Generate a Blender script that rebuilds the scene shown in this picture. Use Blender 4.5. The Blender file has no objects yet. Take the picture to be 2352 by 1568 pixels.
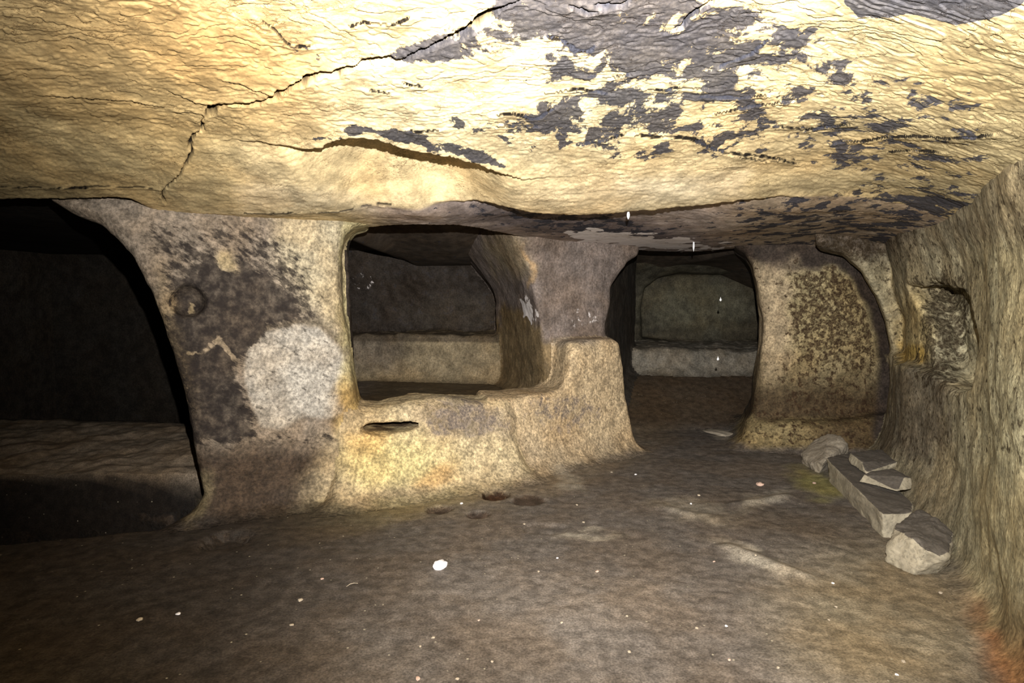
import bpy, math, random
import numpy as np
from mathutils import Vector

# ------------------------------------------------------------------ camera
EYE = np.array([0.0, 0.0, 1.17]); F = 1450.0; PITCH = math.atan(84 / F)
CP, SP = math.cos(PITCH), math.sin(PITCH)
scene = bpy.context.scene
cam_d = bpy.data.cameras.new('camera'); cam = bpy.data.objects.new('camera', cam_d)
scene.collection.objects.link(cam); scene.camera = cam
cam.location = EYE; cam.rotation_euler = (math.pi / 2 - PITCH, 0, 0)
cam_d.sensor_width = 36; cam_d.lens = F / 2352 * 36; cam_d.clip_start = 0.02

# world: underground, next to no ambient light
w = bpy.data.worlds.new('world'); scene.world = w; w.use_nodes = True
w.node_tree.nodes['Background'].inputs[0].default_value = (0.5, 0.55, 0.7, 1)
w.node_tree.nodes['Background'].inputs[1].default_value = 0.002

# the photographer's flash, on top of the camera and tipped up to the ceiling
def flash(name, loc, target, energy, size, blend, radius, colour=(1.0, 0.97, 0.92)):
    l = bpy.data.lights.new(name, 'SPOT'); o = bpy.data.objects.new(name, l)
    scene.collection.objects.link(o); o.location = loc
    o.rotation_euler = (Vector(target) - Vector(loc)).to_track_quat('-Z', 'Y').to_euler()
    l.energy = energy; l.spot_size = math.radians(size); l.spot_blend = blend
    l.shadow_soft_size = radius; l.color = colour
    return o
flash('flash_light', (0.05, 0.05, 1.365), (0.50, 3.0, 1.60), 1250, 118, 1.0, 0.010)
vs = scene.view_settings
vs.view_transform = 'Standard'; vs.look = 'None'; vs.gamma = 1.0
vs.use_curve_mapping = False; vs.exposure = 0.0
scene.cycles.max_bounces = 4; scene.cycles.diffuse_bounces = 3; scene.cycles.glossy_bounces = 2
scene.cycles.adaptive_threshold = 0.05

H = 0.02          # voxel size of the carved rock

# ------------------------------------------------------------------ helpers
def ray(u, v):
    a = (u - 1176) / F; b = (784 - v) / F
    return np.array([a, CP + b * SP, -SP + b * CP])
def at_y(u, v, y):
    d = ray(u, v); return EYE + d * (y / d[1])
def at_z(u, v, z):
    d = ray(u, v); return EYE + d * ((z - EYE[2]) / d[2])
def project(P):
    q = P - EYE
    zc = q[:, 1] * CP - q[:, 2] * SP
    yc = q[:, 1] * SP + q[:, 2] * CP
    zc = np.where(zc < 0.05, 0.05, zc)
    return 1176 + F * q[:, 0] / zc, 784 - F * yc / zc
def smoothstep(a, b, x):
    t = np.clip((x - a) / (b - a), 0, 1); return t * t * (3 - 2 * t)
def smin(a, b, k):
    h = np.clip(0.5 + 0.5 * (b - a) / k, 0, 1); return b + (a - b) * h - k * h * (1 - h)
def smax(a, b, k): return -smin(-a, -b, k)

def _hash(ix, iy, iz, seed):
    n = (ix.astype(np.int64) * 374761393 + iy.astype(np.int64) * 668265263 + iz.astype(np.int64) * 2147483647 + seed * 1274126177) & 0xffffffff
    n = ((n ^ (n >> 13)) * 1274126177) & 0xffffffff
    n = (n ^ (n >> 16)) & 0xffffffff
    return (n.astype(np.float32) / 4294967295.0) * 2 - 1
def vnoise(x, y, z, seed=0):
    x = np.asarray(x, np.float32); y = np.asarray(y, np.float32); z = np.asarray(z, np.float32)
    x, y, z = np.broadcast_arrays(x, y, z)
    xi, yi, zi = np.floor(x), np.floor(y), np.floor(z)
    fx, fy, fz = x - xi, y - yi, z - zi
    fx, fy, fz = [t * t * t * (t * (t * 6 - 15) + 10) for t in (fx, fy, fz)]
    xi, yi, zi = xi.astype(np.int64), yi.astype(np.int64), zi.astype(np.int64)
    r = 0
    for dx in (0, 1):
        wx = fx if dx else 1 - fx
        for dy in (0, 1):
            wy = fy if dy else 1 - fy
            for dz in (0, 1):
                wz = fz if dz else 1 - fz
                r = r + wx * wy * wz * _hash(xi + dx, yi + dy, zi + dz, seed)
    return r
def fbm(x, y, z, octaves=4, seed=0, gain=0.5):
    a, s, r = 1.0, 0.0, 0
    for i in range(octaves):
        r = r + a * vnoise(x, y, z, seed + 17 * i); s += a
        x, y, z = x * 2.03 + 3.1, y * 2.03 + 1.7, z * 2.03 + 5.3; a *= gain
    return r / s

def poly_sd(px, py, poly):
    """signed distance to a closed polygon, negative inside"""
    poly = np.asarray(poly, float); d = np.full(px.shape, 1e9); s = np.ones(px.shape)
    n = len(poly)
    for i in range(n):
        ax, ay = poly[i]; bx, by = poly[i - 1]
        ex, ey = bx - ax, by - ay; wx, wy = px - ax, py - ay
        t = np.clip((wx * ex + wy * ey) / (ex * ex + ey * ey + 1e-12), 0, 1)
        d = np.minimum(d, (wx - ex * t) ** 2 + (wy - ey * t) ** 2)
        c1 = py >= ay; c2 = py < by; c3 = ex * wy > ey * wx
        fl = (c1 & c2 & c3) | (~c1 & ~c2 & ~c3)
        s = np.where(fl, -s, s)
    return s * np.sqrt(d)
def line_d(px, py, line):
    """distance to an open polyline, and arc position 0..1"""
    line = np.asarray(line, float); seg = np.hypot(*(line[1:] - line[:-1]).T); L = seg.sum(); acc = 0
    d = np.full(px.shape, 1e9); pos = np.zeros(px.shape); side = np.zeros(px.shape)
    for i in range(len(line) - 1):
        ax, ay = line[i]; ex, ey = line[i + 1] - line[i]; wx, wy = px - ax, py - ay
        t = np.clip((wx * ex + wy * ey) / (ex * ex + ey * ey + 1e-12), 0, 1)
        q = np.hypot(wx - ex * t, wy - ey * t); m = q < d
        d = np.where(m, q, d); pos = np.where(m, (acc + t * seg[i]) / L, pos)
        side = np.where(m, np.sign(ex * wy - ey * wx), side); acc += seg[i]
    return d, pos, side
class Table:
    """2D polygon distance, tabulated"""
    def __init__(self, poly, res=0.012, pad=1.2):
        poly = np.asarray(poly, float); self.lo = poly.min(0) - pad; hi = poly.max(0) + pad; self.res = res
        n = np.ceil((hi - self.lo) / res).astype(int) + 2; self.n = n
        X, Y = np.meshgrid(self.lo[0] + np.arange(n[0]) * res, self.lo[1] + np.arange(n[1]) * res, indexing='ij')
        self.t = poly_sd(X, Y, poly).astype(np.float32)
    def __call__(self, x, y):
        cx = np.clip(x, self.lo[0], self.lo[0] + (self.n[0] - 2) * self.res)
        cy = np.clip(y, self.lo[1], self.lo[1] + (self.n[1] - 2) * self.res)
        gx, gy = (cx - self.lo[0]) / self.res, (cy - self.lo[1]) / self.res
        i, j = gx.astype(int), gy.astype(int); i = np.minimum(i, self.n[0] - 2); j = np.minimum(j, self.n[1] - 2)
        a, b = gx - i, gy - j; t = self.t
        v = (t[i, j] * (1 - a) + t[i + 1, j] * a) * (1 - b) + (t[i, j + 1] * (1 - a) + t[i + 1, j + 1] * a) * b
        return v + np.hypot(x - cx, y - cy)

class Prism:
    """an outline standing on the vertical plane through plan points A and B, carried back along `d`"""
    def __init__(self, A, B, outline, tf=0.0, tb=0.5, d=None, k=0.08, bow=0.0, lean=0.0, s0=None):
        A, B = np.array(A, float), np.array(B, float); self.A = A
        self.e = (B - A) / np.linalg.norm(B - A); self.N = np.array([-self.e[1], self.e[0]])
        self.d = self.N if d is None else np.array(d, float) / np.linalg.norm(d)
        pts = []
        for (u, v) in outline:
            r = ray(u, v); t = self.N @ A / (self.N @ r[:2]); p = EYE + r * t
            pts.append(((p[:2] - A) @ self.e, p[2]))
        self.pts = np.array(pts); self.tab = Table(self.pts)
        self.tf, self.tb, self.k, self.bow, self.lean = tf, tb, k, bow, lean
        self.s0 = self.pts[:, 0].mean() if s0 is None else s0
    def __call__(self, x, y, z):
        n = (x - self.A[0]) * self.N[0] + (y - self.A[1]) * self.N[1]
        t = n / (self.d @ self.N); qx, qy = x - self.d[0] * t, y - self.d[1] * t
        s = (qx - self.A[0]) * self.e[0] + (qy - self.A[1]) * self.e[1]
        front = -self.tf + self.bow * (s - self.s0) ** 2 - self.lean * np.clip(0.6 - z, 0, 1) ** 2
        return smax(self.tab(s, z), np.maximum(front - n, n - self.tb), self.k)
class Plan:
    """a plan polygon carried up between two heights"""
    def __init__(self, poly, z0=-1, z1=3, k=0.06): self.tab = Table(poly, 0.02, 2.0); self.z0, self.z1, self.k = z0, z1, k
    def __call__(self, x, y, z): return smax(self.tab(x, y), np.maximum(self.z0 - z, z - self.z1), self.k)

# ------------------------------------------------------------------ floor and ceiling heights
def gz(line, z): return [tuple(at_z(u, v, z)[:2]) for u, v in line]
TRENCH = np.array([(-4.8, 2.80), (-3.6, 2.95), (-2.48, 3.06), (-2.13, 3.17), (-1.90, 3.28), (-1.82, 3.50), (-1.86, 3.95),
                   (-2.4, 3.90), (-3.2, 3.86), (-4.8, 3.75)])
HOLES = [(1140, 1138, .085, .060, .06), (1010, 1170, .075, .045, .03), (1098, 1184, .06, .04, .03), (1215, 1150, .10, .06, .015),
         (520, 1240, .11, .08, .05), (1250, 1215, .12, .05, .012)]
RIDGES = [((1520, 1165), (1640, 1190), .05, .012), ((1690, 1160), (1810, 1140), .05, .02), ((1670, 1255), (1850, 1325), .05, .02)]
tab_trench = None
def floor_z(x, y):
    z = 0.018 * fbm(x * 1.1, y * 1.1, 0 * x, 3, 5) + 0.006 * fbm(x * 6, y * 6, 0 * x, 3, 9) + 0.0025 * fbm(x * 25, y * 25, 0 * x, 2, 19)
    # left chamber: raised threshold behind the trench, dropping away beyond it
    left = smoothstep(-1.55, -1.9, x + 0.35 * (y - 3.6) - 0.0)
    edge = 3.86 + 0.04 * (x + 2)
    z = z + left * (0.10 * smoothstep(edge - .02, edge + .08, y) + .05 * np.clip(y - 3.95, 0, 1) + 0.03 * fbm(x * 5, y * 5, 0 * x, 3, 31) * smoothstep(edge, edge + .2, y)
                    - 0.55 * smoothstep(5.15, 5.75, y + 0.10 * x))
    d = poly_sd(x, y, TRENCH); z = z - 0.36 * smoothstep(0.05, -0.07, d)
    # window chamber: raised floor
    win = smoothstep(0.25, 0.0, x - 0.1) * smoothstep(-.45, -.25, x / np.maximum(y, .1) + 0.0)
    z = z + win * (0.40 * smoothstep(4.5, 4.75, y - 0.45 * np.clip(x + .4, -2, 2)))
    # door chamber: floor climbs
    door = smoothstep(0.75, 1.0, x) * smoothstep(4.2, 3.6, x)
    z = z + door * (0.42 * smoothstep(5.7, 7.2, y))
    for (u, v, rx, ry, dep) in HOLES:
        c = at_z(u, v, 0); q = np.hypot((x - c[0]) / rx, (y - c[1]) / (ry * 1.6)) + 0.18 * vnoise(x * 25, y * 25, 0 * x, 3)
        z = z - dep * smoothstep(1.15, 0.75, q)
    for (a, b, wd, h) in RIDGES:
        a, b = at_z(*a, 0)[:2], at_z(*b, 0)[:2]
        q, pos, sd = line_d(x, y, [a, b])
        z = z + h * np.exp(-(q / wd) ** 2)
    return z

LEDGE1 = [(600, 318), (625, 321), (665, 326), (700, 332), (735, 330), (765, 316), (800, 310), (830, 308), (870, 312), (900, 323), (935, 338), (985, 345), (1030, 350),
          (1060, 362), (1100, 368), (1140, 388), (1170, 396), (1200, 405)]
LEDGE2 = [(900, 470), (1000, 464), (1060, 462), (1130, 468), (1180, 480), (1230, 490), (1300, 494), (1380, 493), (1450, 487), (1520, 482), (1600, 474), (1700, 462), (1800, 452), (1900, 448)]
LINTEL = [(780, 521), (830, 518), (900, 513), (960, 510), (1020, 511), (1100, 519), (1180, 536), (1250, 549), (1330, 560), (1400, 568), (1500, 574), (1600, 576), (1690, 569), (1760, 572), (1900, 580)]
CRACKS = [
    ([(1205, 0), (1150, 20), (1110, 45), (1062, 82), (1040, 92), (1000, 106), (965, 122), (938, 134), (920, 141), (896, 131), (860, 143), (820, 153), (800, 161), (770, 174), (738, 171), (720, 178),
      (705, 190), (672, 203), (650, 213), (615, 232), (590, 238), (560, 243), (520, 240), (495, 247), (478, 264), (462, 280)], .0075, .05),
    ([(462, 280), (466, 300), (447, 308), (435, 326), (440, 345), (434, 365), (420, 390), (412, 404), (395, 418), (375, 437), (372, 450), (380, 470)], .0032, .03),
    ([(478, 264), (440, 256), (415, 258)], .003, .02), ([(615, 215), (580, 207), (550, 192), (520, 186)], .003, .02),
    ([(500, 243), (450, 235), (400, 215)], .0018, .012),
    ([(1458, 310), (1500, 314), (1545, 315), (1590, 318), (1620, 335), (1660, 350), (1720, 355), (1790, 365), (1830, 376)], .0035, .02),
    ([(1330, 332), (1385, 325), (1420, 312), (1436, 306)], .003, .02), ([(1140, 265), (1180, 260), (1205, 268), (1222, 275), (1240, 270), (1270, 248)], .003, .02),
    ([(1365, 12), (1400, 17), (1432, 14), (1450, 2)], .0035, .03), ([(1305, 18), (1340, 25), (1350, 32), (1372, 22)], .0028, .03),
    ([(1262, 82), (1300, 98), (1320, 116), (1350, 118), (1368, 104)], .003, .02), ([(1548, 70), (1565, 62), (1585, 40), (1610, 20), (1640, 0)], .0035, .03),
    ([(925, 190), (950, 197), (972, 198)], .0025, .02), ([(850, 208), (870, 212), (895, 215)], .003, .02), ([(1140, 290), (1190, 289), (1240, 291)], .0025, .015),
    ([(940, 300), (955, 305), (1010, 298)], .0025, .015), ([(800, 60), (840, 50), (900, 58), (940, 40)], .0012, .012),
    ([(600, 50), (640, 80), (670, 108), (720, 106)], .0014, .02),
    ([(1600, 222), (1700, 225), (1760, 218)], .002, .015), ([(1650, 155), (1720, 125), (1770, 90)], .002, .015),
    ([(1640, 262), (1720, 245), (1810, 235)], .002, .015), ([(1910, 330), (1980, 325), (2080, 315), (2180, 318), (2280, 308)], .0025, .015),
    ([(1790, 292), (1850, 300), (1950, 288)], .002, .012), ([(1700, 360), (1760, 370), (1830, 365)], .002, .012), ([(2040, 350), (2090, 345), (2160, 350)], .002, .012),
    ([(0, 430), (120, 432), (250, 428), (360, 432)], .003, .015), ([(1250, 215), (1330, 205), (1400, 215)], .002, .01), ([(1350, 175), (1410, 178), (1450, 170)], .002, .012),
    ([(350, 240), (300, 232), (200, 225), (120, 222)], .0018, .01), ([(1480, 205), (1530, 208), (1560, 200), (1620, 206)], .002, .012),
    ([(560, 490), (700, 488), (820, 478), (900, 470)], .003, .015),
]
def ceil_base(x, y):
    yy = np.clip(y, -2, 12)
    z = 1.665 + 0.09 * np.clip(3.4 - yy, 0, 2.6) + .07 * smoothstep(3.4, 2.3, yy)
    # droops toward the left wall and rolls over into the right wall
    xw = 0.74 + 0.45 * np.clip(yy, 1.2, 4.7)
    z = smin(z, 1.585 + .42 * (xw - x), .16) - 0.015 * smoothstep(-1.2, -2.6, x)
    z = z + 0.02 * fbm(x * .9, y * .9, 0 * x, 2, 41)
    return z
def gc(line, stage):
    out = []
    for u, v in line:
        z = 1.7
        for _ in range(14):
            p = at_z(u, v, z); z = 0.6 * z + 0.4 * float(ceil_z(np.array([p[0]]), np.array([p[1]]), False, stage)[0])
        out.append((p[0], p[1]))
    out = np.array(out)
    return out
def beyond(line, x, y):
    """how far a plan point lies past a left-to-right polyline"""
    return y - np.interp(x, line[:, 0], line[:, 1])
def ceil_z(x, y, fine=True, stage=9):
    z = ceil_base(x, y) + smoothstep(6, 3, y) * .014 * fbm(x * 2.2, y * 3.0, 0 * x, 3, 175)
    if stage < 1: return z
    # hanging flake with a scoop behind it
    wx = x + 0.012 * fbm(x * 14, y * 14, 0 * x, 3, 77); wy = y + 0.016 * fbm(x * 16, y * 16, 0 * x, 3, 78)
    l = W_LEDGE1; b = beyond(l, wx, wy); span = (x - l[0, 0]) / (l[-1, 0] - l[0, 0])
    tap = smoothstep(0.0, .35, span) * smoothstep(1.0, .60, span)
    taps = smoothstep(-.25, .15, span) * smoothstep(1.3, .8, span)
    z = z + tap * 0.18 * smoothstep(0.0, 0.03, b) * smoothstep(1.10, .45, b)
    z = z - taps * 0.020 * np.exp(-np.clip(-b, 0, 9) / .25) * (b < 0.015)
    if stage < 2: return z
    # whole ceiling sinks again before the second edge
    l = W_LEDGE2; b2 = beyond(l, wx, wy); span = (x - l[0, 0]) / (l[-1, 0] - l[0, 0])
    t2 = smoothstep(0.05, .35, span) * smoothstep(1.0, .7, span)
    z = z + t2 * 0.095 * smoothstep(0.0, 0.04, b2) * np.exp(-np.clip(b2, 0, 9) / 0.9)
    if stage < 3: return z
    # past the lintel the chambers behind are a little higher
    l = W_LINTEL; b3 = beyond(l, wx, wy); inside = smoothstep(l[0, 0] - .12, l[0, 0] + .02, x) * smoothstep(2.15, 2.0, x)
    z = z + inside * (0.20 * smoothstep(0.10, 0.22, b3) - 0.26 * smoothstep(0.6, 3.2, b3))
    lf = smoothstep(-1.2, -1.5, x) * smoothstep(3.7, 4.1, y); lf = np.maximum(lf, smoothstep(-1.85, -2.05, x) * smoothstep(3.12, 3.22, y)); z = z + 0.12 * lf
    if fine:
        amp = smoothstep(6, 3, y) * (1 - 0.7 * np.clip(tap * smoothstep(0.0, .05, b) * smoothstep(1.1, .5, b), 0, 1))
        # flakes: terraced, stretched sideways
        n = fbm(x * 3.2, y * 5.5, 0 * x, 5, 101, .55) * 5.0 + 0.4 * fbm(x * 20, y * 28, 0 * x, 2, 131)
        fl = np.floor(n); fr = n - fl; terr = fl + smoothstep(0.0, .16, fr)
        z = z + amp * 0.0045 * (terr - n * 0.9)
        r = 1 - np.abs(fbm(x * 5.5 + .8 * vnoise(x * 3, y * 3, 0 * x, 7), y * 13 + .8 * vnoise(x * 4, y * 4, 0 * x, 8), 0 * x, 4, 151)) * 7
        z = z + amp * 0.001 * np.clip(r, 0, 1) ** 2
        z = z + amp * 0.0022 * fbm(x * 26, y * 40, 0 * x, 3, 171, .6)
        jx = x + .007 * fbm(x * 30, y * 30, 0 * x, 3, 181); jy = y + .007 * fbm(x * 30, y * 30, 0 * x, 3, 191)
        for line, wd, dp in W_CRACKS:
            lo = line.min(0) - .12; hi = line.max(0) + .12
            m = (x > lo[0]) & (x < hi[0]) & (y > lo[1]) & (y < hi[1])
            if not m.any(): continue
            d, pos, side = line_d(jx[m], jy[m], line)
            e = smoothstep(0, .08, pos) * smoothstep(1, .92, pos)
            ww = wd * (0.35 + .65 * e) * (1 + .5 * vnoise(x[m] * 22, y[m] * 22, 0 * d, 5))
            g = smoothstep(ww * 1.25, ww * .6, d)
            z[m] = z[m] + (dp if dp > .026 else dp * .12) * g - .006 * np.exp(-(d / .03) ** 2) * (side > 0)
    return z

W_LEDGE1 = gc(LEDGE1, 0); W_LEDGE2 = gc(LEDGE2, 1); W_LINTEL = gc(LINTEL, 2)
W_CRACKS = [(gc(l, 2), wd * 2.0, dp) for l, wd, dp in CRACKS]
# ------------------------------------------------------------------ carved rock
left_pillar = Prism((-1.75, 3.40), (-0.98, 3.80),
    [(60, 440), (150, 488), (215, 512), (262, 548), (300, 585), (325, 630), (345, 680), (372, 745), (395, 815), (413, 880), (428, 940), (440, 1000), (455, 1070), (466, 1130), (452, 1180), (425, 1230), (400, 1290),
     (860, 1200), (830, 1060), (822, 960), (808, 905), (803, 860), (796, 790), (790, 720), (785, 650), (786, 580), (794, 540), (812, 521), (850, 514), (870, 440)],
    tf=0.05, tb=0.55, d=(-0.25, 1.0), k=0.09, bow=0.12, lean=0.10)
parapet = Prism((-1.05, 3.88), (0.62, 4.72),
    [(790, 925), (820, 932), (870, 934), (905, 924), (945, 914), (1010, 910), (1080, 912), (1130, 914), (1160, 916), (1172, 930), (1178, 1000), (1200, 1060), (1250, 1150), (760, 1250)],
    tf=0.16, tb=0.34, d=(-0.15, 1.0), k=0.10, lean=0.45)
stub = Prism((0.10, 4.46), (0.95, 5.12),
    [(1120, 912), (1180, 914), (1210, 908), (1250, 905), (1282, 894), (1298, 875), (1304, 850), (1308, 815), (1318, 795), (1345, 786), (1395, 783), (1418, 790), (1427, 840), (1433, 900), (1440, 960), (1450, 1040), (1470, 1140), (1120, 1200)],
    tf=0.04, tb=0.42, d=(-0.25, 1.0), k=0.05, lean=0.35)
stub_back = Plan([(.42, 4.75), (.80, 5.0), (.90, 5.5), (.2, 5.4)], z0=-.5, z1=.885, k=.05)
mid_pillar = Prism((0.20, 4.95), (0.85, 5.35),
    [(1150, 480), (1185, 545), (1205, 590), (1222, 650), (1236, 720), (1242, 780), (1250, 860), (1262, 1000), (1425, 1000), (1420, 800), (1395, 770), (1392, 740), (1402, 700), (1402, 660), (1418, 632), (1440, 600), (1470, 585), (1500, 480)],
    tf=0.03, tb=1.30, d=(-0.30, 1.25), k=0.06, bow=.1)
mid_wall = Plan([(.25, 5.15), (.70, 5.45), (.98, 6.1), (1.15, 6.6), (1.45, 7.4), (1.5, 9.3), (-.3, 9.3), (-.12, 6.3)])
right_pillar = Prism((1.95, 5.30), (3.10, 5.10),
    [(1660, 500), (1690, 566), (1712, 580), (1730, 605), (1738, 640), (1744, 690), (1751, 730), (1748, 790), (1740, 850), (1732, 910), (1722, 960), (1708, 1010), (1680, 1080), (2250, 1080), (2250, 500)],
    tf=0.10, tb=0.8, d=(0.35, 1.0), k=0.10, bow=0.28, lean=0.0)
right_skirt = Prism((1.95, 5.30), (3.10, 5.10),
    [(1715, 965), (1745, 958), (1800, 955), (1900, 958), (2000, 950), (2100, 950), (2100, 1100), (1690, 1090), (1700, 1020)],
    tf=0.20, tb=0.8, d=(0.35, 1.0), k=0.10, bow=0.26, lean=0.25)
door_side = Plan([(2.25, 5.6), (3.9, 9.3), (4.6, 9.3), (4.6, 5.2), (2.6, 5.2)])
frame = Prism((2.55, 4.62), (3.20, 4.80),
    [(1860, 430), (1872, 566), (1935, 582), (1978, 620), (2014, 680), (2036, 740), (2046, 800), (2048, 880), (2040, 960), (2026, 1020), (2015, 1110), (2500, 1110), (2500, 400)],
    tf=0.03, tb=0.30, d=(0.55, 1.0), k=0.07)
right_wall_plan = Plan([(1.15, -2.2), (1.22, 0.3), (1.34, 1.2), (1.66, 2.04), (1.98, 2.65), (2.20, 3.1), (2.38, 3.6), (2.475, 3.97), (2.65, 4.36), (2.86, 4.75), (3.2, 5.2), (4.6, 5.3), (4.6, -2.2)])
partition = Plan([(-1.5, 4.1), (-1.05, 4.15), (-2.35, 8.4), (-3.15, 8.4), (-1.62, 4.4)])
back_window = Plan([(-3.2, 7.5), (.2, 7.2), (.2, 9.4), (-3.2, 9.4)])
bench_window = Plan([(-3.2, 6.55), (-1.2, 6.40), (-.35, 6.25), (.2, 6.1), (.3, 9), (-3.2, 9)], z0=-1, z1=0.86, k=.05)
back_door = Plan([(1.0, 8.3), (4.6, 8.3), (4.6, 9.5), (1.0, 9.5)])
bench_door = Plan([(1.0, 7.15), (2.0, 7.0), (4.4, 7.1), (4.6, 9.0), (1.0, 9.0)], z0=-1, z1=0.68, k=.16)
niche_door = Prism((1.0, 8.3), (4.0, 8.3),
    [(1478, 775), (1474, 710), (1482, 660), (1510, 636), (1560, 626), (1640, 630), (1720, 628), (1790, 640), (1800, 775), (1740, 792), (1640, 797), (1560, 790)],
    tf=0.3, tb=0.36, d=(0.1, 1.0), k=0.06)
# ledge knob and niche of the right wall
niche_right = Prism((1.66, 2.04), (2.72, 4.45),
    [(2092, 660), (2120, 648), (2160, 660), (2192, 690), (2200, 730), (2210, 780), (2206, 850), (2200, 885), (2165, 898), (2130, 878), (2112, 830), (2108, 760)],
    tf=0.25, tb=0.22, d=(1.0, 0.15), k=0.05)
WALL_Z = 1.17
SOLIDS = ['floor', 'left_pillar', 'parapet', 'stub', 'mid_pillar', 'right_pillar', 'right_wall', 'partition', 'back_window', 'bench_window', 'back_door', 'bench_door']
def fields(x, y, z):
    n1 = fbm(x * 2.2, y * 2.2, z * 2.2, 3, 201); n2 = fbm(x * 9, y * 9, z * 9, 3, 211); n3 = fbm(x * 24, y * 24, z * 24, 2, 221)
    nz = 0.030 * n1 + 0.010 * n2 + 0.006 * n3
    f = {}
    f['floor'] = z - floor_z(x, y)
    lp = left_pillar(x, y, z) + nz * .6
    c = at_y(432, 692, 3.38); q = np.sqrt((x - c[0]) ** 2 + (y - c[1]) ** 2 + (z - c[2]) ** 2); lp = smax(lp, -(q - .085), .02)
    c = at_y(680, 860, 3.62); q = np.hypot((x - c[0]), (z - c[2]) * .9); lp = lp - .018 * smoothstep(.36, .27, q + .03 * n2)
    f['left_pillar'] = lp
    pr = parapet(x, y, z) + nz * .9 + .012 * np.abs(fbm(x * 12, y * 12, z * 12, 2, 231))
    # broken slot near the left end, split line further right, lumpy crest
    c = at_y(895, 978, 3.92); q = np.sqrt(((x - c[0]) / .15) ** 2 + ((z - c[2]) / .028) ** 2) + .4 * n2
    pr = smax(pr, -(np.maximum(q - 1, -1) * .03 + np.clip(y - 4.18, 0, 1)), .012)
    c1, c2, c3 = at_y(1160, 930, 4.2), at_y(1172, 1030, 4.1), at_y(1235, 1120, 4.0)
    pr = pr + .02 * np.abs(fbm(x * 5, y * 5, z * 5, 2, 233))
    f['parapet'] = pr
    f['stub'] = smin(stub(x, y, z) + nz * .7, stub_back(x, y, z), .08)
    f['mid_pillar'] = smin(mid_pillar(x, y, z), mid_wall(x, y, z) - .38 * smoothstep(1.15, 1.85, z) * smoothstep(.5, .1, x), .15) + nz * .7
    f['right_pillar'] = smin(smin(right_pillar(x, y, z), right_skirt(x, y, z), .05), door_side(x, y, z), .12) + nz * .7
    # right wall, vertical fluting, ledge below the yellow knob
    rw = right_wall_plan(x, y, z)
    fl = .006 * fbm(x * 12, y * 12, z * 5, 3, 241)
    zt = 0.79 + .03 * vnoise(x * 3, y * 3, 0 * x, 3)
    loc = smoothstep(3.25, 3.6, y)
    rw = rw + fl + nz * .8 + .05 * loc * 1.5 * smoothstep(zt - .012, zt + .012, z) * smoothstep(1.35, 1.0, z)
    rw = rw - .10 * smoothstep(.5, 0.0, z) ** 2 * smoothstep(2.6, 3.4, y) - .07 * smoothstep(1.3, 1.65, z)
    rw = smin(rw, frame(x, y, z) + nz * .5, .05)
    nn = niche_right(x, y, z) + .02 * n2 + .02 * n3
    f['right_wall'] = smax(rw, -nn, .03)
    f['partition'] = partition(x, y, z) + nz
    f['back_window'] = back_window(x, y, z) + nz * 2 + .15 * smoothstep(1.1, 1.8, z) * -1
    f['bench_window'] = bench_window(x, y, z) + nz * 1.5
    bd = back_door(x, y, z) + nz * 2.2 - .5 * smoothstep(1.2, 1.9, z) ** 2
    f['back_door'] = smax(bd, -niche_door(x, y, z) - nz, .12)
    f['bench_door'] = bench_door(x, y, z) + nz * 1.8
    return f
BLEND = dict(floor=0, left_pillar=.10, parapet=.16, stub=.12, mid_pillar=.08, right_pillar=.10, right_wall=.09, partition=.1, back_window=.05, bench_window=.06, back_door=.06, bench_door=.10)
def rock(x, y, z):
    f = fields(x, y, z); r = f['floor']
    g = None
    for k in SOLIDS[1:]:
        if k == 'stub': continue
        q = smin(f['parapet'], f['stub'], .05) if k == 'parapet' else f[k]
        g = q if g is None else smin(g, q, .05)
    kk = .12 + 0.0 * x
    r = smin(r, g, .14); c = at_z(1140, 1138, 0)
    q = np.sqrt(((x - c[0]) / .085) ** 2 + ((y - c[1]) / .10) ** 2 + ((z - .03) / .07) ** 2)
    return smax(r, -(q - 1) * .07, .01)

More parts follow.
